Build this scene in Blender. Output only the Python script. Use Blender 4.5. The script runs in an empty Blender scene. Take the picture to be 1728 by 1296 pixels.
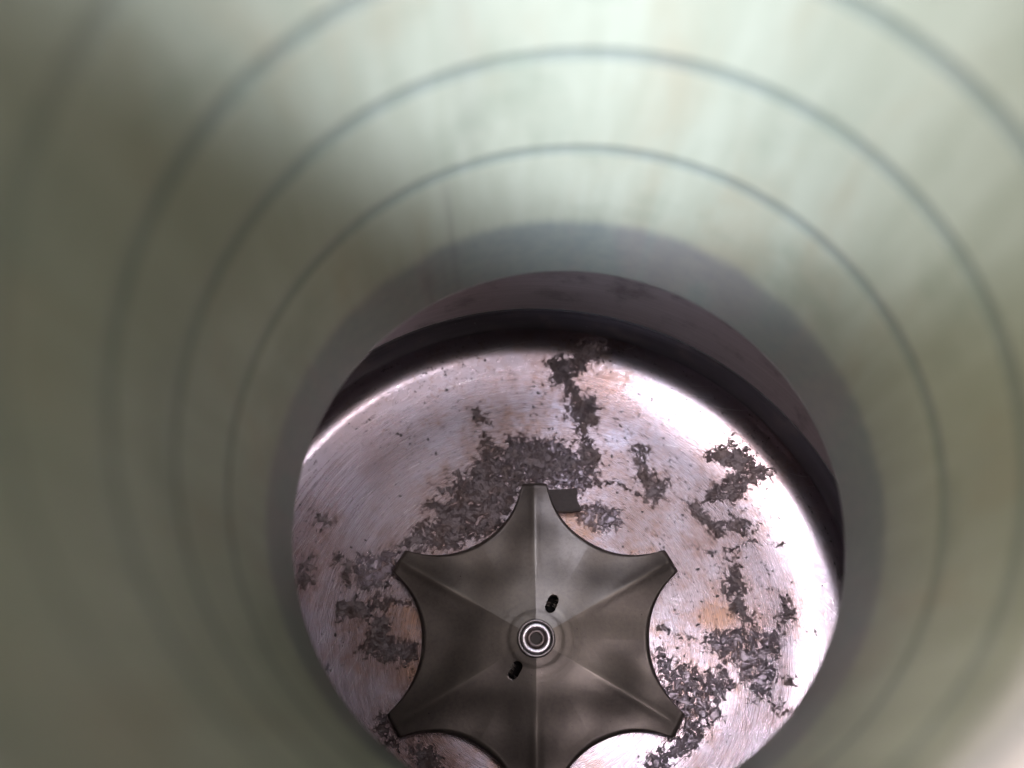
import bpy, bmesh, math, random
import numpy as np
from mathutils import Matrix, Vector, noise as mnoise

# ------------------------------------------------------------------ camera, world, light
S = 0.001                                   # everything below is laid out in millimetres
sc = bpy.context.scene
C = sc.collection
sc.view_settings.view_transform = 'Standard'
sc.view_settings.look = 'None'
sc.view_settings.gamma = 1.0
sc.view_settings.exposure = 0.0

cam_d = bpy.data.cameras.new('camera')
cam = bpy.data.objects.new('camera', cam_d)
C.objects.link(cam)
cam_d.sensor_width = 36.0
cam_d.lens = 36.0 * 1750.0 / 1728.0
cam_d.clip_start = 0.002
cam_d.clip_end = 20.0
right = Vector((0.99999872, 0.0, -0.0016)).normalized()
fwd = Vector((-0.00151629, 0.31921402, -0.94768144)).normalized()
up = right.cross(fwd).normalized()
right = fwd.cross(up).normalized()
m = Matrix((right, up, -fwd)).transposed().to_4x4()
m.translation = Vector((-3.98, -15.95, 200.0)) * S
cam.matrix_world = m
cam_d.dof.use_dof = True
cam_d.dof.focus_distance = 0.190
cam_d.dof.aperture_fstop = 9.8
sc.camera = cam

world = bpy.data.worlds.new('World')
sc.world = world
world.use_nodes = True
bg = world.node_tree.nodes['Background']
bg.inputs[0].default_value = (0.56, 0.50, 0.42, 1)
bg.inputs[1].default_value = 0.1


def lamp(name, loc, target, size, power, color, size_y=None, spread=180):
    d = bpy.data.lights.new(name, 'AREA')
    d.shape = 'RECTANGLE'
    d.size = size * S
    d.size_y = (size_y or size) * S
    d.energy = power
    d.color = color
    d.spread = math.radians(spread)
    o = bpy.data.objects.new(name, d)
    C.objects.link(o)
    o.location = Vector(loc) * S
    o.rotation_euler = (Vector(target) - Vector(loc)).to_track_quat('-Z', 'Y').to_euler()
    return o


def around(az, rad, z):
    """a point at this bearing round the tube axis, outside the tube's mouth."""
    return (4 + rad * math.cos(math.radians(az)), 13 + rad * math.sin(math.radians(az)), z)


def around(az, rad, z):
    """a point at this bearing round the tube axis, outside the tube's mouth."""
    return (4 + rad * math.cos(math.radians(az)), 13 + rad * math.sin(math.radians(az)), z)


def around(az, rad, z):
    """a point at this bearing round the tube axis, outside the tube's mouth."""
    return (4 + rad * math.cos(math.radians(az)), 13 + rad * math.sin(math.radians(az)), z)


def around(az, rad, z):
    """a point at this bearing round the tube axis, outside the tube's mouth."""
    return (4 + rad * math.cos(math.radians(az)), 13 + rad * math.sin(math.radians(az)), z)


def around(az, rad, z):
    """a point at this bearing round the tube axis, outside the tube's mouth."""
    return (4 + rad * math.cos(math.radians(az)), 13 + rad * math.sin(math.radians(az)), z)


def around(az, rad, z):
    """a point at this bearing round the tube axis, outside the tube's mouth."""
    return (4 + rad * math.cos(math.radians(az)), 13 + rad * math.sin(math.radians(az)), z)


def around(az, rad, z):
    """a point at this bearing round the tube axis, outside the tube's mouth."""
    return (4 + rad * math.cos(math.radians(az)), 13 + rad * math.sin(math.radians(az)), z)


def around(az, rad, z):
    """a point at this bearing round the tube axis, outside the tube's mouth."""
    return (4 + rad * math.cos(math.radians(az)), 13 + rad * math.sin(math.radians(az)), z)


def around(az, rad, z):
    """a point at this bearing round the tube axis, outside the tube's mouth."""
    return (4 + rad * math.cos(math.radians(az)), 13 + rad * math.sin(math.radians(az)), z)


def around(az, rad, z):
    """a point at this bearing round the tube axis, outside the tube's mouth."""
    return (4 + rad * math.cos(math.radians(az)), 13 + rad * math.sin(math.radians(az)), z)


def around(az, rad, z):
    """a point at this bearing round the tube axis, outside the tube's mouth."""
    return (4 + rad * math.cos(math.radians(az)), 13 + rad * math.sin(math.radians(az)), z)


def around(az, rad, z):
    """a point at this bearing round the tube axis, outside the tube's mouth."""
    return (4 + rad * math.cos(math.radians(az)), 13 + rad * math.sin(math.radians(az)), z)


def around(az, rad, z):
    """a point at this bearing round the tube axis, outside the tube's mouth."""
    return (4 + rad * math.cos(math.radians(az)), 13 + rad * math.sin(math.radians(az)), z)


def around(az, rad, z):
    """a point at this bearing round the tube axis, outside the tube's mouth."""
    return (4 + rad * math.cos(math.radians(az)), 13 + rad * math.sin(math.radians(az)), z)


def around(az, rad, z):
    """a point at this bearing round the tube axis, outside the tube's mouth."""
    return (4 + rad * math.cos(math.radians(az)), 13 + rad * math.sin(math.radians(az)), z)


def around(az, rad, z):
    """a point at this bearing round the tube axis, outside the tube's mouth."""
    return (4 + rad * math.cos(math.radians(az)), 13 + rad * math.sin(math.radians(az)), z)


def around(az, rad, z):
    """a point at this bearing round the tube axis, outside the tube's mouth."""
    return (4 + rad * math.cos(math.radians(az)), 13 + rad * math.sin(math.radians(az)), z)


lamp('top_wall_light', around(253, 130, 338), around(90, 40, 103), 40, 0.096, (0.91, 1.0, 1.25), spread=22)  # unseen area lamp, added to brighten the tube's top wall
lamp('upper_right_fill', around(246, 130, 338), around(66, 40, 105), 50, 0.045, (0.93, 1.0, 1.10), spread=60)  # added fill that brightens the upper right of the tube
lamp('right_wall_light', around(170, 138, 330), around(350, 40, 110), 36, 0.060, (1.0, 0.88, 0.70), spread=60)  # this and the next are added lamps for the right-hand wall
lamp('corner_light', around(137, 138, 251), around(317, 40, 110), 24, 0.24, (1.0, 0.80, 1.10), spread=50)
lamp('pan_light', (34, 10, 214), (34, 10, 0), 30, 0.0010, (1.0, 0.94, 1.0), spread=36)  # the pan lamps are added, each aimed to brighten one part of it
lamp('pan_front_light', (38, -16, 214), (38, -16, 0), 20, 0.0090, (1.0, 0.94, 1.0), spread=36)
lamp('pan_rim_light', (-18, -2, 214), (46, 34, 2), 16, 0.0048, (1.0, 0.95, 1.0), spread=26)
lamp('pan_left_rim_light', (34, -8, 214), (-40, 42, 2), 16, 0.0036, (1.0, 0.92, 0.94), spread=26)
lamp('pan_fill_light', (0, 16, 214), (0, 16, 0), 30, 0.0012, (1.0, 0.90, 0.93), spread=36)
lamp('pan_corner_light', (6, 14, 214), (46, -32, 2), 16, 0.0042, (1.0, 0.94, 1.0), spread=22)


# ------------------------------------------------------------------ helpers
def link(name, me, mat, parent=None, smooth=True):
    o = bpy.data.objects.new(name, me)
    C.objects.link(o)
    if mat is not None and not me.materials:
        me.materials.append(mat)
    if parent is not None:
        o.parent = parent
    if smooth:
        me.polygons.foreach_set('use_smooth', [True] * len(me.polygons))
    return o


def empty(name, label, cat):
    o = bpy.data.objects.new(name, None)
    o.empty_display_size = 0.01
    C.objects.link(o)
    o['label'] = label
    o['category'] = cat
    return o


def grid_mesh(name, V, close_u=True, s=S):
    """V: (rows, cols, 3) array in mm; the columns wrap round."""
    r, c = V.shape[:2]
    idx = np.arange(r * c).reshape(r, c)
    if close_u:
        nx = np.roll(idx, -1, axis=1)
        f = np.stack([idx[:-1], idx[1:], nx[1:], nx[:-1]], -1).reshape(-1, 4)
    else:
        f = np.stack([idx[:-1, :-1], idx[:-1, 1:], idx[1:, 1:], idx[1:, :-1]], -1).reshape(-1, 4)
    me = bpy.data.meshes.new(name)
    me.from_pydata((V.reshape(-1, 3) * s).tolist(), [], f.tolist())
    me.update()
    return me


def lathe(name, prof, n=256, c=(0, 0)):
    """prof: list of (r, z) in mm."""
    p = np.array(prof, float)
    a = np.linspace(0, 2 * np.pi, n, endpoint=False)
    V = np.stack([c[0] + p[:, :1] * np.cos(a), c[1] + p[:, :1] * np.sin(a), np.repeat(p[:, 1:], n, 1)], -1)
    return grid_mesh(name, V)


def attr(me, name, vals):
    a = me.attributes.new(name, 'FLOAT', 'POINT')
    a.data.foreach_set('value', np.asarray(vals, np.float32).ravel())


def sharp(o, deg=35):
    me = o.data
    bm = bmesh.new()
    bm.from_mesh(me)
    for e in bm.edges:
        if len(e.link_faces) == 2 and e.calc_face_angle(0) > math.radians(deg):
            e.smooth = False
    bm.to_mesh(me)
    bm.free()


class NT:
    """small node-tree writer"""
    def __init__(self, name):
        self.m = bpy.data.materials.new(name)
        self.m.use_nodes = True
        self.t = self.m.node_tree
        self.b = self.t.nodes['Principled BSDF']

    def n(self, kind, **kw):
        x = self.t.nodes.new(kind)
        for k, v in kw.items():
            setattr(x, k, v)
        return x

    def put(self, sock, v):
        if isinstance(v, bpy.types.NodeSocket):
            self.t.links.new(v, sock)
        else:
            sock.default_value = v

    def math(self, op, a, b=0.0, c=0.0, clamp=False):
        x = self.n('ShaderNodeMath', operation=op, use_clamp=clamp)
        self.put(x.inputs[0], a)
        self.put(x.inputs[1], b)
        self.put(x.inputs[2], c)
        return x.outputs[0]

    def noise(self, vec, scale, detail=4, rough=0.55, dist=0.0):
        x = self.n('ShaderNodeTexNoise')
        self.put(x.inputs['Vector'], vec)
        x.inputs['Scale'].default_value = scale
        x.inputs['Detail'].default_value = detail
        x.inputs['Roughness'].default_value = rough
        x.inputs['Distortion'].default_value = dist
        return x.outputs['Fac']

    def ramp(self, v, lo, hi, a=0.0, b=1.0, smooth=True):
        x = self.n('ShaderNodeMapRange')
        x.interpolation_type = 'SMOOTHSTEP' if smooth else 'LINEAR'
        self.put(x.inputs[0], v)
        for k, q in zip((1, 2, 3, 4), (lo, hi, a, b)):
            self.put(x.inputs[k], q)
        return x.outputs[0]

    def mix(self, f, a, b):
        x = self.n('ShaderNodeMix', data_type='RGBA')
        self.put(x.inputs[0], f)
        for s, v in ((x.inputs[6], a), (x.inputs[7], b)):
            self.put(s, v if isinstance(v, bpy.types.NodeSocket) else (*v, 1))
        return x.outputs[2]

    def at(self, name):
        return self.n('ShaderNodeAttribute', attribute_name=name).outputs['Fac']

    def mm(self):
        x = self.n('ShaderNodeVectorMath', operation='SCALE')
        self.t.links.new(self.n('ShaderNodeTexCoord').outputs['Object'], x.inputs[0])
        x.inputs['Scale'].default_value = 1000.0
        return x.outputs[0]

    def bump(self, h, strength, dist_mm):
        x = self.n('ShaderNodeBump')
        x.inputs['Strength'].default_value = strength
        x.inputs['Distance'].default_value = dist_mm * S
        self.put(x.inputs['Height'], h)
        self.t.links.new(x.outputs[0], self.b.inputs['Normal'])

    def polar(self, mm, cx=0.0, cy=0.0, kr=1.0, ka=1.0, kz=0.0):
        s = self.n('ShaderNodeSeparateXYZ')
        self.t.links.new(mm, s.inputs[0])
        x = self.math('SUBTRACT', s.outputs[0], cx)
        y = self.math('SUBTRACT', s.outputs[1], cy)
        r = self.math('SQRT', self.math('ADD', self.math('MULTIPLY', x, x), self.math('MULTIPLY', y, y)))
        a = self.math('ARCTAN2', y, x)
        q = self.n('ShaderNodeCombineXYZ')
        self.put(q.inputs[0], self.math('MULTIPLY', r, kr))
        self.put(q.inputs[1], self.math('MULTIPLY', a, ka))
        self.put(q.inputs[2], self.math('MULTIPLY', s.outputs[2], kz))
        return q.outputs[0]

    def base(self, **kw):
        for k, v in kw.items():
            k = {'color': 'Base Color', 'metal': 'Metallic', 'rough': 'Roughness', 'spec': 'Specular IOR Level',
                 'aniso': 'Anisotropic'}[k]
            if k == 'Base Color' and not isinstance(v, bpy.types.NodeSocket):
                v = (*v, 1)
            self.put(self.b.inputs[k], v)


# ------------------------------------------------------------------ materials
def mat_floor():
    t = NT('stained_steel')
    p = t.mm()
    n1 = t.noise(p, 0.30, 6, 0.62)
    n2 = t.noise(p, 0.9, 8, 0.72, 0.8)
    n3 = t.noise(p, 3.2, 3, 0.6)
    wob = t.math('ADD', t.math('MULTIPLY', t.math('SUBTRACT', n1, 0.5), 5.0),
                 t.math('MULTIPLY', t.math('SUBTRACT', n2, 0.5), 11.0))
    dens = t.at('dens')
    gen = t.math('MULTIPLY', t.math('SUBTRACT', dens, 1.2), 7.0)
    field = t.math('MAXIMUM', t.at('crust'), t.math('SUBTRACT', gen, 2.4))
    sd = t.math('ADD', field, wob)
    crust = t.ramp(sd, -0.10, 0.25)
    halo = t.ramp(t.math('ADD', field, t.math('MULTIPLY', wob, 0.8)), -5.0, 0.5)
    # lighter flaked-off holes inside the crust
    hole = t.ramp(t.noise(p, 0.55, 9, 0.78, 1.0), 0.49, 0.57)
    crust = t.math('MULTIPLY', crust, t.math('SUBTRACT', 1.0, t.math('MULTIPLY', hole, 0.78)))
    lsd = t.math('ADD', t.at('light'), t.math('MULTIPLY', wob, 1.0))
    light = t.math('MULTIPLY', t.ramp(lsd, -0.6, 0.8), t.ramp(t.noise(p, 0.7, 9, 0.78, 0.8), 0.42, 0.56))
    line = t.ramp(t.math('ADD', t.at('line'), t.math('MULTIPLY', t.math('SUBTRACT', n2, 0.5), 5.5)), -0.15, 0.45)
    line = t.math('MULTIPLY', line, t.ramp(t.noise(p, 0.35, 4, 0.6), 0.40, 0.60, 0.0, 0.75))
    # specks: small islands, more of them where soot gathers
    sp_n = t.noise(p, 1.5, 6, 0.68, 0.6)
    thr = t.math('SUBTRACT', 0.75, t.math('MULTIPLY', dens, 0.15))
    speck = t.ramp(t.math('SUBTRACT', sp_n, thr), -0.004, 0.012)
    rust_n = t.ramp(t.math('ADD', t.at('rust'), t.math('MULTIPLY', t.math('SUBTRACT', n1, 0.5), 0.9)), 0.18, 0.95)
    cloud = t.noise(p, 0.06, 4, 0.6)
    # film lines: dried water marks, thin contour lines of a slow noise
    film = t.noise(p, 0.16, 3, 0.55, 0.5)
    edge = t.math('ABSOLUTE', t.math('SUBTRACT', film, 0.52))
    filmline = t.math('MULTIPLY', t.ramp(edge, 0.0, 0.010, 1.0, 0.0), t.ramp(dens, 0.25, 0.9))
    steel = t.mix(t.ramp(cloud, 0.3, 0.7), (0.255, 0.205, 0.222), (0.295, 0.265, 0.31))
    steel = t.mix(t.math('MULTIPLY', t.ramp(n1, 0.35, 0.7), 0.35), steel, (0.29, 0.22, 0.23))
    # fine swirled scratches
    q = t.polar(p, 0, 0, 5.0, 2.6)
    scr = t.noise(q, 1.0, 3, 0.7)
    q2 = t.polar(p, 14, -30, 7.0, 3.5)
    scr2 = t.ramp(t.noise(q2, 1.0, 2, 0.6), 0.66, 0.71)
    steel = t.mix(t.math('MULTIPLY', scr2, 0.75), steel, (0.74, 0.72, 0.74))
    dirt = t.mix(t.ramp(t.noise(p, 0.8, 8, 0.78, 0.4), 0.32, 0.66), (0.095, 0.070, 0.074), (0.31, 0.25, 0.265))
    dirt = t.mix(t.math('MULTIPLY', t.ramp(n1, 0.45, 0.65), 0.6), dirt, (0.185, 0.122, 0.105))
    steel = t.mix(t.math('MULTIPLY', halo, t.ramp(n2, 0.3, 0.65, 0.15, 0.6)), steel, (0.20, 0.13, 0.115))
    brown = t.ramp(t.math('ADD', t.at('patina'), t.math('MULTIPLY', t.math('SUBTRACT', n1, 0.5), 1.3)), 0.08, 0.70)
    brown = t.math('MULTIPLY', brown, t.ramp(n2, 0.28, 0.66, 0.45, 1.0))
    steel = t.mix(brown, steel, (0.175, 0.115, 0.105))
    col = t.mix(t.math('MULTIPLY', t.math('MULTIPLY', rust_n, t.ramp(n2, 0.3, 0.6, 0.3, 1.0)), 0.65), steel, (0.34, 0.18, 0.11))
    col = t.mix(t.math('MULTIPLY', filmline, 0.55), col, (0.20, 0.13, 0.11))
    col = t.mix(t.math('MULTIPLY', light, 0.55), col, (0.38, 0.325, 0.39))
    dark = t.math('MAXIMUM', crust, line)
    col = t.mix(t.math('MULTIPLY', dark, 0.90), col, dirt)
    col = t.mix(speck, col, (0.035, 0.025, 0.027))
    allm = t.math('MAXIMUM', t.math('MAXIMUM', dark, speck), t.math('MULTIPLY', light, 0.28))
    metal = t.math('SUBTRACT', 1.0, t.math('MULTIPLY', allm, 0.9))
    metal = t.math('MULTIPLY', metal, t.math('SUBTRACT', 1.0, t.math('MULTIPLY', rust_n, 0.35)))
    rough = t.math('ADD', t.math('MULTIPLY', allm, 0.34), t.ramp(scr, 0.2, 0.8, 0.20, 0.34))
    rough = t.math('ADD', rough, t.math('MULTIPLY', t.at('edge'), t.ramp(n2, 0.3, 0.7, 0.0, 0.20)))
    t.base(color=col, metal=metal, rough=rough)
    h = t.math('ADD', t.math('MULTIPLY', allm, t.math('ADD', 0.6, n3)), t.math('MULTIPLY', scr, 0.012))
    h = t.math('ADD', h, t.math('MULTIPLY', n2, 0.12))
    t.bump(h, 0.8, 0.26)
    return t.m


def mat_pan_wall(name, a, b, rough):
    t = NT(name)
    p = t.mm()
    q = t.polar(p, 0, 0, 1.0, 3.0, 2.2)
    st = t.noise(q, 1.0, 5, 0.65)
    n = t.noise(p, 0.15, 5, 0.6)
    col = t.mix(t.ramp(st, 0.3, 0.7), a, b)
    col = t.mix(t.math('MULTIPLY', t.ramp(n, 0.5, 0.75), 0.5), col, (0.10, 0.075, 0.07))
    fleck = t.ramp(t.noise(p, 1.3, 3, 0.6), 0.74, 0.76)
    col = t.mix(t.math('MULTIPLY', fleck, 0.6), col, (0.5, 0.48, 0.52))
    t.base(color=col, metal=0.9 if rough != 0.42 or "rubber" not in name else 0.0, rough=t.ramp(st, 0.2, 0.8, rough - 0.06, rough + 0.1))
    t.bump(st, 0.25, 0.05)
    return t.m


def mat_star():
    t = NT('tarnished_pressed_steel')
    p = t.mm()
    n = t.noise(p, 0.12, 6, 0.62, 0.4)
    f = t.noise(p, 1.6, 5, 0.7)
    q = t.polar(p, 0, 0, 0.9, 6.0)
    br = t.noise(q, 1.0, 4, 0.6)
    col = t.mix(t.ramp(n, 0.32, 0.68), (0.190, 0.156, 0.140), (0.218, 0.178, 0.156))
    col = t.mix(t.math('MULTIPLY', t.ramp(f, 0.4, 0.75), 0.35), col, (0.10, 0.086, 0.086))
    grime = t.ramp(t.noise(p, 0.22, 7, 0.7, 0.8), 0.50, 0.68)
    col = t.mix(t.math('MULTIPLY', grime, 0.22), col, (0.095, 0.078, 0.072))
    pit = t.ramp(t.noise(p, 0.9, 2, 0.5), 0.775, 0.785)
    col = t.mix(pit, col, (0.02, 0.016, 0.015))
    light = t.ramp(t.noise(p, 1.4, 2, 0.5), 0.76, 0.79)
    col = t.mix(t.math('MULTIPLY', light, 0.4), col, (0.34, 0.30, 0.26))
    worn = t.at('worn')
    col = t.mix(t.math('MULTIPLY', worn, t.ramp(f, 0.25, 0.7, 0.2, 0.75)), col, (0.34, 0.29, 0.25))
    t.base(color=col, metal=0.85, rough=t.ramp(t.math('ADD', n, t.math('MULTIPLY', f, 0.4)), 0.4, 1.0, 0.33, 0.42))
    t.bump(t.math('ADD', t.math('MULTIPLY', f, 0.5), t.math('MULTIPLY', t.math('ADD', n, br), 0.3)), 0.28, 0.12)
    return t.m


def mat_plain(name, col, metal, rough, var=0.25, scale=1.5, bump=0.15):
    t = NT(name)
    p = t.mm()
    n = t.noise(p, scale, 5, 0.65)
    c2 = tuple(x * (1 - var) for x in col)
    t.base(color=t.mix(t.ramp(n, 0.35, 0.7), col, c2), metal=metal, rough=rough)
    t.bump(n, bump, 0.06)
    return t.m


def mat_tube(name, a, b, stain):
    t = NT(name)
    p = t.mm()
    q = t.polar(p, 4.0, 13.15, 0.0, 9.0, 0.03)
    st = t.noise(q, 1.0, 4, 0.6)
    q2 = t.polar(p, 4.0, 13.15, 0.0, 3.2, 0.022)
    n = t.noise(q2, 1.0, 5, 0.62, 0.5)
    n2 = t.noise(p, 0.06, 4, 0.6)
    n3 = t.noise(p, 0.5, 5, 0.7)
    col = t.mix(t.ramp(st, 0.3, 0.7), a, b)
    col = t.mix(t.math('MULTIPLY', t.ramp(n, 0.48, 0.70), 0.38), col, stain)
    col = t.mix(t.math('MULTIPLY', t.ramp(n2, 0.52, 0.72), 0.5), col, (0.135, 0.150, 0.105))
    col = t.mix(t.math('MULTIPLY', t.ramp(n3, 0.55, 0.8), 0.25), col, (0.12, 0.11, 0.08))
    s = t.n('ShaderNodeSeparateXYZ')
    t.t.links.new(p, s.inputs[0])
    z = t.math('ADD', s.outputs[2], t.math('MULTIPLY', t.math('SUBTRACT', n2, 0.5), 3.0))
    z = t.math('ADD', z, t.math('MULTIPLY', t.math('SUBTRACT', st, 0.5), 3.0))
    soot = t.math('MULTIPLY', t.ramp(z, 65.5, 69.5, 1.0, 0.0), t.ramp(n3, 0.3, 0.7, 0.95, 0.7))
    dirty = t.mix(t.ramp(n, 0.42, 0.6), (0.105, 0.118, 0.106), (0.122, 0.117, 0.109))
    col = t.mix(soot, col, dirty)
    col = t.mix(t.at('grime'), col, (0.055, 0.045, 0.045))
    t.base(color=col, metal=0.0, rough=0.45)
    t.bump(t.math('ADD', st, t.math('MULTIPLY', n3, 0.3)), 0.07, 0.1)
    return t.m


M_floor = mat_floor()
M_wall = mat_pan_wall('dark_pan_steel', (0.085, 0.072, 0.088), (0.13, 0.112, 0.13), 0.36)
M_band = mat_pan_wall('mauve_grey_steel', (0.42, 0.375, 0.37), (0.54, 0.485, 0.49), 0.42)
M_black = mat_plain('gap_shade_black', (0.018, 0.014, 0.015), 0.0, 0.7)  # shade of the gaps and slots put into the colour
M_seal = mat_pan_wall('worn_black_rubber', (0.020, 0.016, 0.020), (0.046, 0.039, 0.047), 0.42)
M_star = mat_star()
M_tab = mat_plain('burnt_brown_steel', (0.050, 0.036, 0.034), 0.4, 0.6)
M_bright = mat_plain('worn_bright_steel', (0.60, 0.54, 0.57), 1.0, 0.33, 0.35, 2.5, 0.3)
M_collar = mat_plain('scuffed_hub_steel', (0.36, 0.31, 0.31), 0.9, 0.42, 0.4, 2.5, 0.3)
M_rivet = mat_plain('dull_rivet_steel', (0.20, 0.155, 0.15), 0.8, 0.45)
M_fleck = mat_plain('soot_crumb', (0.030, 0.022, 0.023), 0.0, 0.75)
M_tube = mat_tube('pale_green_enamel', (0.197, 0.203, 0.147), (0.230, 0.236, 0.176), (0.19, 0.155, 0.095))
M_groove = mat_tube('dark_groove_shade', (0.125, 0.138, 0.105), (0.148, 0.160, 0.128), (0.115, 0.10, 0.07))  # groove shade painted into the colour, since the rings are nearly flat
M_groove_faint = mat_tube('faint_groove_shade', (0.155, 0.16, 0.12), (0.18, 0.185, 0.14), (0.16, 0.13, 0.08))  # same painted groove shade, weaker for the ring nearest the mouth
M_lip = mat_plain('dull_metal_lip', (0.22, 0.23, 0.20), 0.2, 0.5)

# ------------------------------------------------------------------ the pan
CRUST = [[[-26.2,18.2],[-24.3,20.5],[-21.8,22.6],[-19.2,23.1],[-18.4,25.2],[-21.2,26.3],[-20.1,27.0],[-16.9,26.8],[-16.1,28.2],[-18.7,29.2],[-15.8,30.1],[-14.3,31.8],[-16.5,32.5],[-14.7,33.5],[-12.4,33.0],[-11.1,34.9],[-10.1,37.3],[-8.6,39.5],[-7.4,38.6],[-5.9,37.1],[-4.5,39.5],[-2.6,40.0],[-1.2,38.8],[0.5,39.5],[2.9,38.3],[5.6,37.1],[7.9,35.9],[9.8,34.2],[9.0,32.5],[5.7,32.3],[2.8,31.8],[0.5,32.1],[-1.8,31.5],[-3.8,26.6],[-6.5,22.5],[-9.6,20.5],[-12.8,19.4],[-15.0,18.0],[-19.0,17.8],[-23.0,17.8]],[[3.1,54.6],[5.5,56.9],[7.3,55.8],[9.2,57.1],[11.3,58.2],[13.7,57.9],[13.1,55.8],[10.9,54.0],[8.2,52.3],[8.7,49.7],[10.2,48.2],[12.2,49.2],[13.1,46.0],[12.5,43.2],[10.6,41.5],[11.8,39.2],[13.1,36.1],[12.2,33.7],[9.8,32.5],[8.7,36.1],[10.0,40.4],[8.1,42.8],[6.6,46.0],[7.4,48.7],[5.8,50.4],[3.6,51.0]],[[19.0,37.6],[21.8,38.3],[23.2,36.7],[22.4,34.3],[23.5,31.9],[25.3,30.7],[26.7,31.1],[26.3,28.3],[24.4,27.0],[22.1,27.7],[21.5,30.7],[19.8,33.1],[20.5,35.5]],[[30.5,26.6],[32.8,26.3],[34.4,23.3],[37.3,23.0],[39.6,23.7],[41.9,23.0],[42.9,21.9],[40.6,21.2],[37.2,21.7],[35.6,20.3],[34.1,22.1],[32.1,23.0],[31.0,24.7]],[[34.6,35.9],[38.3,38.5],[41.1,37.1],[43.8,33.7],[46.6,32.5],[45.3,30.7],[42.0,30.1],[39.2,26.6],[36.4,27.5],[33.4,26.6],[33.0,28.9],[36.6,30.1],[39.0,32.5],[36.8,34.3]],[[36.6,17.9],[37.6,16.1],[38.4,14.1],[39.2,12.5],[39.5,10.5],[40.5,8.8],[40.1,6.1],[41.2,3.7],[39.7,3.9],[38.3,5.5],[36.8,7.2],[36.0,9.4],[36.8,11.6],[37.4,13.9],[36.7,15.6]],[[-31.4,5.0],[-29.4,5.4],[-27.6,4.1],[-27.9,1.9],[-26.1,0.6],[-22.5,-0.0],[-22.2,-2.4],[-23.5,-3.9],[-25.9,-3.5],[-27.9,-2.8],[-30.2,-2.0],[-32.9,-2.0],[-33.1,-1.1],[-31.6,-0.9],[-31.6,0.6],[-31.0,2.4]],[[-37.8,7.2],[-36.2,8.3],[-34.0,8.1],[-31.9,7.4],[-29.5,9.4],[-27.3,8.7],[-28.5,7.0],[-30.7,5.9],[-31.3,3.9],[-33.2,5.0],[-35.0,5.4],[-37.0,5.0]],[[-36.3,15.5],[-35.0,15.0],[-35.1,12.5],[-36.5,12.5]],[[-38.3,16.4],[-36.7,16.6],[-36.8,15.3],[-38.0,15.3]],[[-43.2,25.6],[-41.7,24.7],[-40.3,24.0],[-39.7,22.6],[-41.5,21.7],[-42.3,23.3]],[[-44.8,14.8],[-43.0,16.4],[-42.3,15.0],[-43.8,13.2],[-42.3,11.4],[-43.6,10.3],[-45.0,11.9]],[[-28.6,-12.7],[-27.5,-13.1],[-26.1,-17.2],[-25.0,-18.5],[-26.8,-17.8],[-28.5,-15.4]],[[-23.0,-18.5],[-19.8,-18.5],[-17.4,-19.5],[-18.1,-21.9],[-17.0,-23.3],[-20.2,-23.3],[-21.9,-20.8]],[[43.2,-10.5],[45.2,-10.0],[45.5,-11.7],[43.7,-11.9]],[[47.0,-4.7],[48.2,-6.0],[47.4,-7.1]],[[46.7,8.3],[47.6,8.1],[48.7,5.0],[47.6,2.8],[45.7,3.9]],[[-11.9,46.0],[-9.5,44.0],[-8.8,42.7],[-10.7,43.2]],[[-9.5,37.1],[-10.4,39.5],[-9.3,41.3],[-8.3,39.2]]]
LIGHT = [[[33.1,1.7],[38.2,2.8],[43.1,1.5],[45.9,2.8],[46.0,-0.5],[43.8,-2.6],[44.8,-4.7],[43.0,-7.9],[43.3,-9.5],[40.0,-10.0],[39.3,-6.9],[37.2,-3.7],[34.5,-2.1],[31.9,0.1]],[[22.9,-1.5],[27.2,-3.7],[31.5,-6.9],[35.5,-3.7],[35.8,-6.9],[34.5,-10.0],[33.8,-13.6],[29.9,-14.7],[25.6,-13.6],[23.7,-7.9]],[[26.7,-13.6],[31.0,-14.2],[29.9,-18.2],[26.4,-20.3],[23.1,-21.9],[18.8,-21.3],[24.3,-18.5]],[[-4.8,39.8],[3.5,39.8],[9.9,36.1],[12.8,32.5],[9.8,28.9],[4.5,30.1],[-2.4,31.9],[-8.3,32.5]],[[-34.4,16.2],[-26.4,17.1],[-27.5,13.9],[-29.6,11.1],[-33.5,10.5]],[[8.5,25.4],[12.6,26.6],[16.0,25.2],[17.1,23.1],[13.6,20.7],[9.6,22.6]]]
LINES = [[[[23.3,3.0],[26.4,1.9],[29.9,0.8],[33.5,-0.0]],0.8],[[[-34.1,9.9],[-34.1,15.6],[-33.0,16.4],[-29.8,16.6],[-26.0,17.1]],0.34],[[[-34.1,9.9],[-32.9,9.4],[-31.6,10.3],[-29.6,11.2],[-26.0,12.1]],0.45],[[[-30.8,8.1],[-31.6,9.4],[-30.3,10.5],[-26.9,11.2]],0.34],[[[-35.9,12.2],[-35.0,10.3],[-33.6,9.4],[-34.4,8.1]],0.57],[[[-28.9,7.4],[-26.7,7.9],[-23.8,7.4]],0.68],[[[9.1,26.0],[12.6,25.6],[14.9,25.4]],0.28],[[[26.5,27.1],[30.0,26.8],[32.7,24.2]],0.57],[[[9.8,30.1],[16.2,31.1],[18.5,29.6],[20.2,28.4]],0.34],[[[-38.6,-4.5],[-36.7,-4.3],[-33.8,-4.7]],0.34],[[[32.9,17.5],[36.8,16.7],[38.6,17.9],[41.6,19.0],[43.3,18.7],[47.8,18.4]],0.45]]
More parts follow.
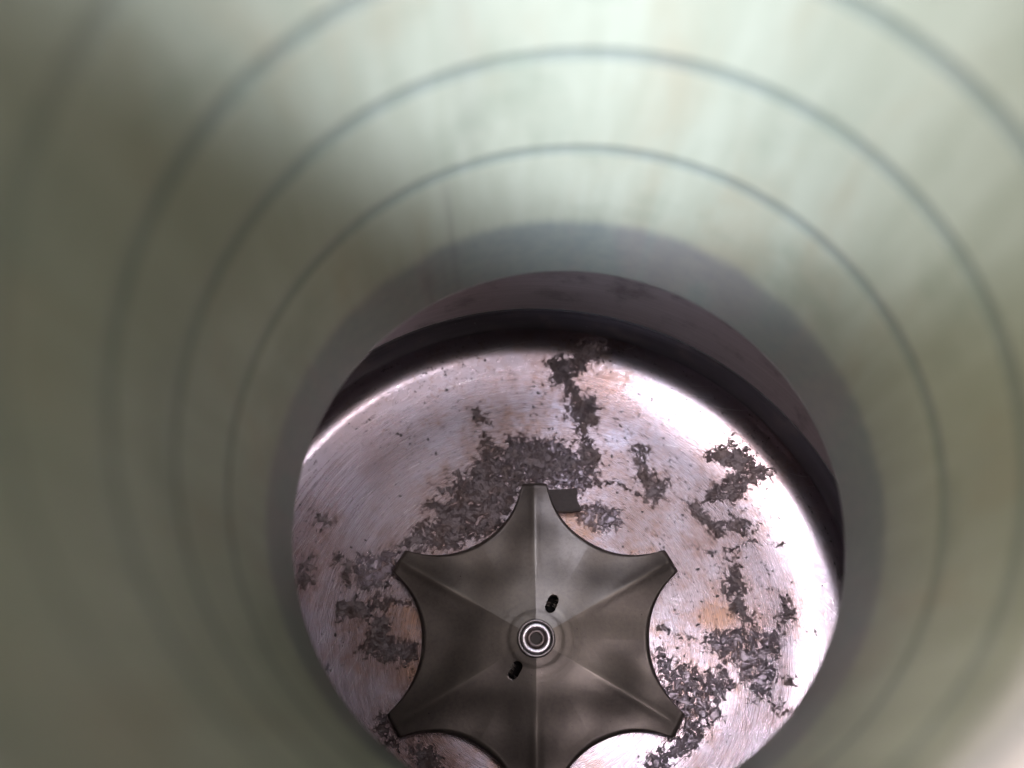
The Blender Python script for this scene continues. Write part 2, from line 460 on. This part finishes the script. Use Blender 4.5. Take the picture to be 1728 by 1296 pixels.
RUST = [[34.4,5.0,3.0,0.9],[33.5,8.3,2.0,0.5],[-22.6,3.9,3.0,0.9],[-23.8,6.1,1.8,0.8],[-26.6,6.6,2.0,0.5],[-19.0,17.9,2.3,0.6],[-5.9,19.0,3.2,0.6],[6.8,24.2,3.2,0.8],[10.2,21.9,3.0,0.8],[21.5,16.7,3.4,0.6],[-2.4,44.7,4.5,0.35],[37.2,-2.6,3.4,0.35],[-38.1,0.6,2.3,0.35],[-33.4,-4.7,3.4,0.3],[-22.4,-4.7,2.3,0.8],[-6.9,-21.9,3.4,0.6],[10.2,-21.9,3.4,0.5],[15.1,52.3,5.1,0.25],[3.3,20.2,2.3,0.6],[23.1,2.8,2.0,0.5],[-9.5,37.3,5.7,0.3]]
PATINA = [[-2.4,36.1,8.5,0.8],[-11.7,26.6,6.8,0.7],[11.6,32.5,6.8,0.75],[18.3,25.4,6.8,0.6],[6.7,21.9,5.1,0.8],[0.0,47.2,5.7,0.5],[12.0,49.7,6.2,0.6],[16.7,44.7,4.5,0.5],[-29.3,2.8,6.2,0.7],[-29.7,13.9,5.1,0.5],[-23.5,-3.7,4.0,0.8],[31.9,20.7,6.8,0.45],[39.4,28.9,6.8,0.4],[36.3,0.6,8.0,0.55],[27.1,-5.8,6.8,0.6],[27.7,-15.2,6.2,0.5],[-19.7,-20.3,5.7,0.8],[34.5,6.1,4.0,0.6],[-39.0,17.3,6.8,0.25],[47.6,2.8,4.5,0.3]]
DENS = [[10.9,51.0,6.8,1],[-5.9,28.9,13.6,0.7],[38.3,30.1,9.1,1],[39.3,11.6,6.8,0.8],[28.5,20.7,8.0,0.6],[27.1,-6.9,6.8,0.85],[32.2,-12.1,6.8,0.6],[-31.6,5.0,5.7,0.7],[-42.6,20.8,4.0,0.6],[-23.9,46.0,6.8,0.45],[-16.5,37.3,6.8,0.6],[46.6,3.9,4.5,0.7],[25.6,8.3,5.7,0.8],[26.3,0.6,5.7,0.9],[-8.4,49.7,5.7,0.4],[-21.9,-20.3,5.7,0.8],[11.7,37.3,6.8,0.8],[-16.9,56.1,6.8,0.5],[-35.7,44.7,6.8,0.35],[22.6,44.7,4.5,0.6]]


def seg_dist(P, a, b):
    ab = b - a
    t = np.clip(((P - a) @ ab) / max(ab @ ab, 1e-9), 0, 1)
    return np.hypot(*(P - (a + t[:, None] * ab)).T)


def poly_sdf(P, poly):
    poly = np.array(poly, float)
    d = np.full(len(P), 1e9)
    inside = np.zeros(len(P), bool)
    for i in range(len(poly)):
        a, b = poly[i], poly[(i + 1) % len(poly)]
        d = np.minimum(d, seg_dist(P, a, b))
        if a[1] != b[1]:
            k = ((a[1] > P[:, 1]) != (b[1] > P[:, 1]))
            xx = (b[0] - a[0]) * (P[:, 1] - a[1]) / (b[1] - a[1]) + a[0]
            inside ^= k & (P[:, 0] < xx)
    return np.where(inside, d, -d)


def star_ro(th):
    """outline radius of the six-pointed plate (mm) at angle th."""
    ph = (th - math.radians(30)) % math.radians(60)          # 0 at a tip
    ph = np.minimum(ph, math.radians(60) - ph)
    mid = math.radians(30) - ph                              # from scallop middle
    cx, R = 38.6, 17.0
    b = cx * np.cos(mid)
    disc = np.maximum(b * b - (cx * cx - R * R), 0)
    arc = b - np.sqrt(disc)
    flat = 30.9 / np.cos(ph)
    flat = flat - 0.9 * np.clip(np.abs(ph) / 0.095 - 0.55, 0, 1.2) ** 2
    hit = b * b > cx * cx - R * R
    r = np.where(hit, np.minimum(arc, flat), flat)
    return r


pan = empty('steel_pan', 'stained steel pan with bright curved rim under the six pointed plate', 'pan')
NA = 640
rr = np.concatenate([np.linspace(2.0, 53.4, 130), np.linspace(53.8, 56.2, 12)])


def dish(th):
    """how far the pan is beaten up near its edge: more on its right side."""
    return 0.15 + 0.85 * np.clip(0.5 + 0.75 * np.cos(th - math.radians(10)), 0, 1)


def floor_z(r, th=0.0):
    return 2.6 * np.clip((r - 26.0) / 31.0, 0, None) ** 2 + dish(th) * np.clip((r - 46.0) / 10.0, 0, None) ** 2


ath = np.linspace(0, 2 * np.pi, NA, endpoint=False)
rows = [(ath * 0 + r, floor_z(r, ath)) for r in rr]
z0 = rows[-1][1]
s0 = np.arctan(2 * 2.6 * 30.2 / 31.0 ** 2 + dish(ath) * 2 * 10.2 / 100.0)
RW = 56.2 + 5.2 * (1 - math.sin(0.3))
for k in range(1, 15):                                   # the fillet up to the wall
    a = s0 + (math.pi / 2 - s0) * k / 14
    fr = (RW - 56.2) / (1 - np.sin(s0))
    rows.append((56.2 + fr * (np.sin(a) - np.sin(s0)), z0 + fr * (np.cos(s0) - np.cos(a))))
zw = 9.5
rows.append((ath * 0 + RW, ath * 0 + zw))
V = np.stack([np.stack([r * np.cos(ath), r * np.sin(ath), z], -1) for r, z in rows])
me = grid_mesh('pan_floor', V)
P = np.zeros(len(me.vertices) * 3)
me.vertices.foreach_get('co', P)
P = P.reshape(-1, 3)[:, :2] / S
cr = np.full(len(P), -99.0)
for q in CRUST:
    cr = np.maximum(cr, poly_sdf(P, q))
attr(me, 'crust', np.clip(cr, -12, 4))
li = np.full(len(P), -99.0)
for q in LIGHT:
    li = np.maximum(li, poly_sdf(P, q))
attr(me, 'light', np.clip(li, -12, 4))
ln = np.full(len(P), -99.0)
for q, w in LINES:
    q = np.array(q)
    for i in range(len(q) - 1):
        ln = np.maximum(ln, w / 2 - seg_dist(P, q[i], q[i + 1]))
attr(me, 'line', np.clip(ln, -4, 4))
ru = np.zeros(len(P))
for x, y, s, a in RUST:
    ru = np.maximum(ru, a * np.exp(-((P[:, 0] - x) ** 2 + (P[:, 1] - y) ** 2) / (2 * s * s)))
attr(me, 'rust', ru)
pa = np.zeros(len(P))
for x, y, s, a in PATINA:
    pa = np.maximum(pa, a * np.exp(-((P[:, 0] - x) ** 2 + (P[:, 1] - y) ** 2) / (2 * s * s)))
attr(me, 'patina', pa)
de = np.full(len(P), 0.30)
for x, y, s, a in DENS:
    de = de + 0.85 * a * np.exp(-((P[:, 0] - x) ** 2 + (P[:, 1] - y) ** 2) / (2 * s * s))
attr(me, 'edge', np.clip((np.hypot(P[:, 0], P[:, 1]) - 52.0) / 5.0, 0, 1))
attr(me, 'dens', np.clip(de, 0, 0.9))
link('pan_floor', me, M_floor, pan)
link('pan_wall', lathe('pan_wall', [(RW, zw), (RW, 12.0), (RW + 0.1, 18.6), (RW - 0.15, 19.2)], 256), M_wall, pan)
link('rubber_seal', lathe('rubber_seal', [(RW + 0.05, 9.0)] + [(RW + 0.05 - 1.1 * math.sin(math.pi * k / 14) ** 0.7, 9.0 + 10.2 * k / 14) for k in range(1, 14)] + [(RW + 0.05, 19.2)], 256), M_seal, pan)
o = link('wall_seam', lathe('wall_seam', [(RW - 0.15, 19.2), (RW + 0.9, 19.5), (RW + 0.9, 20.4), (RW - 0.5, 20.6)], 256), M_black, pan)
link('upper_band', lathe('upper_band', [(RW - 0.5, 20.6), (RW - 0.62, 21.2), (RW - 0.7, 34.0), (RW - 0.72, 52.4)], 256), M_band, pan)

# ------------------------------------------------------------------ the six pointed plate
star = empty('star_plate', 'dark six pointed star shaped metal plate with scalloped edges and ridges', 'star plate')
NT_ = 720
th = np.linspace(0, 2 * np.pi, NT_, endpoint=False)
ro = star_ro(th) - 1.2                                    # the rolled edge and skirt add the rest
r_in = 2.9


def star_z(r, th):
    ph = (th - math.radians(30)) % math.radians(60)
    ph = np.minimum(ph, math.radians(60) - ph)               # 0 on a ridge
    mid = math.radians(30) - ph
    d = r * np.cos(mid) / math.cos(math.radians(30))
    soft = 0.35 * r / 30.0
    z = 11.6 - 0.185 * d
    lat = r * np.sin(ph)
    # pressed rib along each ridge, strongest toward the tip, and a hollow beside it
    rib = np.clip((r - 7) / 14, 0, 1) * np.clip((31.5 - r) / 4.5, 0, 1)
    z = z + 0.24 * rib * np.exp(-(lat / 1.0) ** 2) * (0.8 + 0.4 * np.sin(3.0 * th + 1.0))
    hol = np.exp(-((r - 18) / 6.0) ** 2)
    z = z - 0.30 * hol * np.exp(-((lat - 5.0) / 3.2) ** 2)
    # stepped boss round the hub
    for rs, hgt in ((4.9, 0.07), (6.7, 0.03), (7.8, 0.025)):
        z = z + hgt / (1 + np.exp((r - rs) / 0.16))
    # hand-pressed unevenness
    z = z + 0.10 * np.sin(2.0 * th + 0.7) * r / 30 + 0.07 * np.sin(0.55 * r * np.cos(th + 0.4)) + 0.06 * np.sin(0.71 * r * np.sin(th) + 1.3)
    return z


rows = []
tt = np.concatenate([np.linspace(0, 0.30, 44), np.linspace(0.31, 0.955, 62)])
for t in tt:
    r = r_in + t * (ro - r_in)
    rows.append((r, star_z(r, th)))
zt = rows[-1][1]
rl = rows[-1][0]
for k in range(1, 8):                                     # rolled edge, then a flared skirt
    a = math.pi / 2 * k / 7 * 0.86
    rows.append((rl + 1.0 * math.sin(a), zt - 1.0 * (1 - math.cos(a))))
re_, ze_ = rows[-1]
rows.append((re_ + 0.12, ze_ - 0.5))
rows.append((re_ + 0.30, ze_ * 0 + 2.7))
V = np.stack([np.stack([r * np.cos(th), r * np.sin(th), z], -1) for r, z in rows])
SLOTS = [((2.91, 6.2), 0.03), ((-3.75, -5.42), 0.10)]


def slot_sd(x, y, c, da, L=3.35, Wd=1.85):
    a = math.atan2(c[1], c[0]) + da
    dx, dy = x - c[0], y - c[1]
    u, v = dx * math.cos(a) + dy * math.sin(a), -dx * math.sin(a) + dy * math.cos(a)
    h = (L - Wd) / 2
    uc = u - np.clip(u, -h, h)
    d = np.hypot(uc, v)
    gx, gy = uc / np.maximum(d, 1e-6), v / np.maximum(d, 1e-6)
    return d - Wd / 2, gx * math.cos(a) - gy * math.sin(a), gx * math.sin(a) + gy * math.cos(a)


R_, C_ = V.shape[:2]
idx = np.arange(R_ * C_).reshape(R_, C_)
nx = np.roll(idx, -1, axis=1)
F = np.stack([idx[:-1], idx[1:], nx[1:], nx[:-1]], -1).reshape(-1, 4)
co = V.reshape(-1, 3).copy()
cen = co[F].mean(1)
keep = np.ones(len(F), bool)
for c, da in SLOTS:
    keep &= slot_sd(cen[:, 0], cen[:, 1], c, da)[0] > 0
F = F[keep]
for c, da in SLOTS:                                       # pull the cut edge on to the slot outline
    sd, gx, gy = slot_sd(co[:, 0], co[:, 1], c, da)
    on = np.abs(sd) < 0.075
    co[on, 0] -= (sd * gx)[on]
    co[on, 1] -= (sd * gy)[on]
used = np.unique(F)
remap = np.full(len(co), -1)
remap[used] = np.arange(len(used))
co = co[used]
fin = bpy.data.meshes.new('plate')
fin.from_pydata((co * S).tolist(), [], remap[F].tolist())
fin.update()
r = np.hypot(co[:, 0], co[:, 1])
a = np.arctan2(co[:, 1], co[:, 0])
ph = (a - math.radians(30)) % math.radians(60)
ph = np.minimum(ph, math.radians(60) - ph)
lat = r * np.sin(ph)
worn = 0.55 * np.exp(-(lat / 0.5) ** 2) * np.clip((r - 9) / 6, 0, 1) * np.clip((29 - r) / 3, 0, 1)
# scuffed arc beside the upper slot
da = np.abs(np.arctan2(np.sin(a - math.radians(47)), np.cos(a - math.radians(47))))
worn = np.maximum(worn, 0.9 * np.exp(-((r - 6.3) / 0.35) ** 2) * np.exp(-(da / 0.22) ** 4))
for q in (4.9, 6.7, 7.8):
    worn = np.maximum(worn, 0.5 * np.exp(-((r - q) / 0.16) ** 2) * np.clip(np.cos(a + 0.6), 0, 1))
edge = star_ro(a) - r
worn = np.maximum(worn, 0.55 * np.exp(-((edge - 0.55) / 0.35) ** 2))
attr(fin, 'worn', worn)
o = link('plate', fin, M_star, star)
sol = o.modifiers.new('thick', 'SOLIDIFY')
sol.thickness = 0.8 * S
sol.offset = -1.0

zb = 11.55
link('hub_collar', lathe('hub_collar', [(2.85, zb - 2), (2.85, zb + 0.15), (2.95, zb + 0.32), (3.18, zb + 0.32), (3.32, zb + 0.1), (3.4, zb - 0.6)], 96), M_collar, star)
link('hub_gap', lathe('hub_gap', [(2.6, zb - 0.75), (2.9, zb - 0.75)], 96), M_black, star)
link('washer', lathe('washer', [(2.66, zb - 1.2), (2.66, zb - 0.1), (2.55, zb + 0.02), (1.95, zb + 0.02), (1.84, zb - 0.1), (1.84, zb - 1.2)], 96), M_bright, star)
bolt = link('rivet', lathe('rivet', [(1.86, zb - 0.9), (1.56, zb - 0.85), (1.54, zb - 0.2), (1.45, zb - 0.1), (1.08, zb - 0.1), (1.0, zb - 0.2), (0.98, zb - 1.3)], 96), M_rivet, star)
link('rivet_bore', lathe('rivet_bore', [(1.0, zb - 0.55), (0.4, zb - 0.62), (0.01, zb - 0.6)], 64), M_tab, bolt)
# black backing added below the plate so the slots look dark inside
link('slot_backing', lathe('slot_backing', [(2.4, zb - 1.2), (2.4, 7.2), (9.5, 6.0), (9.5, 0.3)], 64), M_black, star)

# burnt tab that pokes out beside the top tip
bm = bmesh.new()
tabp = [(2.0, 28.9), (8.3, 29.2), (8.5, 28.2), (8.0, 27.4), (8.2, 26.6), (8.9, 25.7), (9.1, 24.9), (7.2, 24.6), (4.5, 24.7), (2.0, 24.8)]
lo = [bm.verts.new((x * S, y * S, 1.0 * S)) for x, y in tabp]
hi = [bm.verts.new((x * S, y * S, 2.6 * S)) for x, y in tabp]
bm.faces.new(lo[::-1])
bm.faces.new(hi)
for i in range(len(lo)):
    j = (i + 1) % len(lo)
    bm.faces.new((lo[i], lo[j], hi[j], hi[i]))
bmesh.ops.bevel(bm, geom=[e for e in bm.edges if all(v in hi for v in e.verts)], offset=0.25 * S, segments=2, affect='EDGES')
me = bpy.data.meshes.new('locating_tab')
bm.to_mesh(me)
bm.free()
link('locating_tab', me, M_tab, star, smooth=False)

# ------------------------------------------------------------------ the tube
tube = empty('green_tube', 'pale green metal tube looked down into, ringed with dark grooves', 'tube')
TC = (3.99, 13.15)
TR = 40.0
rings = [86.7, 105.9, 122.6, 141.0]
NAT = 384
edges = [51.0] + rings + [182.0]
GW, GD = 1.25, 0.14                                        # groove half width, depth


def tube_attr(me, drips=False):
    n = len(me.vertices)
    c = np.zeros(n * 3)
    me.vertices.foreach_get('co', c)
    c = c.reshape(-1, 3) / S
    a = np.degrees(np.arctan2(c[:, 1] - TC[1], c[:, 0] - TC[0]))
    g = np.zeros(n)
    for ac, aw, z1, z2, s in DRIPS:
        e = np.exp(-((a - ac) / aw) ** 2)
        zz = 1 / (1 + np.exp(-(c[:, 2] - z1) / 1.0)) / (1 + np.exp((c[:, 2] - z2) / 1.0))
        g = np.maximum(g, s * e * zz)
    attr(me, 'grime', g)


DRIPS = [(121, 1.3, 56, 63, 0.55), (121.0, 0.6, 46, 57, 0.4), (114.5, 0.7, 48, 84, 0.28), (117, 0.5, 47, 66, 0.2), (128, 0.8, 46, 54, 0.22), (109, 2.5, 90, 130, 0.08)]
for i in range(len(edges) - 1):
    za, zc = edges[i] + (GW if i else 0.0), edges[i + 1] - GW
    zs = np.linspace(za, zc, 16)
    me = lathe('tube_section', [(TR, z) for z in zs], NAT, TC)
    tube_attr(me)
    link('tube_section', me, M_tube, tube)
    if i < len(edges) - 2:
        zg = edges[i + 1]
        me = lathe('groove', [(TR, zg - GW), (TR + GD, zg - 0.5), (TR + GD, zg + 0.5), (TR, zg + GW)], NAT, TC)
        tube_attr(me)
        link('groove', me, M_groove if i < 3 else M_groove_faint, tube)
link('tube_lip', lathe('tube_lip', [(TR, 51.0), (TR + 0.05, 50.5), (TR + 0.2, 50.1), (TR + 0.6, 49.9), (TR + 1.0, 50.3), (TR + 1.2, 51.0)], NAT, TC), M_lip, tube)
aa = np.linspace(0, 2 * np.pi, 256, endpoint=False)
ring = lambda r, z, c: np.stack([c[0] + r * np.cos(aa), c[1] + r * np.sin(aa), aa * 0 + z], -1)
V = np.stack([ring(RW + 1.5, 52.6, (0, 0)), ring(TR + 1.25, 52.6, TC), ring(TR + 1.25, 53.6, TC), ring(RW + 1.5, 53.6, (0, 0)), ring(RW + 1.5, 52.6, (0, 0))])
link('light_cover_ring', grid_mesh('light_cover_ring', V), M_band, pan, smooth=False)  # unseen lid, added to keep light from leaking in round the tube
link('tube_jacket', lathe('tube_jacket', [(TR + 1.2, 51.0), (TR + 1.2, 182.0), (TR + 0.6, 182.6), (TR, 182.0 - GW)], 192, TC), M_lip, tube)

# ------------------------------------------------------------------ loose soot crumbs on the pan
rng = random.Random(7)
verts, faces = [], []
tri = [(x, y, s, a) for x, y, s, a in DENS]
count = 0
while count < 650:
    if rng.random() < 0.72:
        x, y, s, a = rng.choice(tri)
        x, y = rng.gauss(x, s * 1.1), rng.gauss(y, s * 1.1)
    else:
        q = rng.random() ** 0.5 * 58
        u = rng.random() * 2 * math.pi
        x, y = q * math.cos(u), q * math.sin(u)
    q = math.hypot(x, y)
    if q > 57.5 or q < float(star_ro(np.array(math.atan2(y, x)))) + 0.6:
        continue
    z = float(floor_z(q, math.atan2(y, x)))
    base = len(verts)
    k = rng.randint(5, 7)
    sz = 0.07 + 0.20 * rng.random() ** 4
    ang = rng.random() * 6.28
    st = 1 + rng.random() * 0.9
    for lvl, (fz, fr) in enumerate(((-0.02, 1.0), (0.10, 0.75))):
        for j in range(k):
            u = 2 * math.pi * j / k
            rad = sz * fr * (0.6 + 0.8 * rng.random())
            px, py = rad * st * math.cos(u), rad * math.sin(u)
            verts.append(((x + px * math.cos(ang) - py * math.sin(ang)) * S, (y + px * math.sin(ang) + py * math.cos(ang)) * S, (z + fz + 0.04 * rng.random()) * S))
    faces.append([base + k + j for j in range(k)])
    for j in range(k):
        j2 = (j + 1) % k
        faces.append([base + j, base + j2, base + k + j2, base + k + j])
    count += 1
me = bpy.data.meshes.new('soot_crumbs')
me.from_pydata(verts, [], faces)
o = link('soot_crumbs', me, M_fleck, None, smooth=False)
o['kind'] = 'stuff'
o['label'] = 'tiny black soot crumbs scattered over the stained steel pan floor'
o['category'] = 'soot'
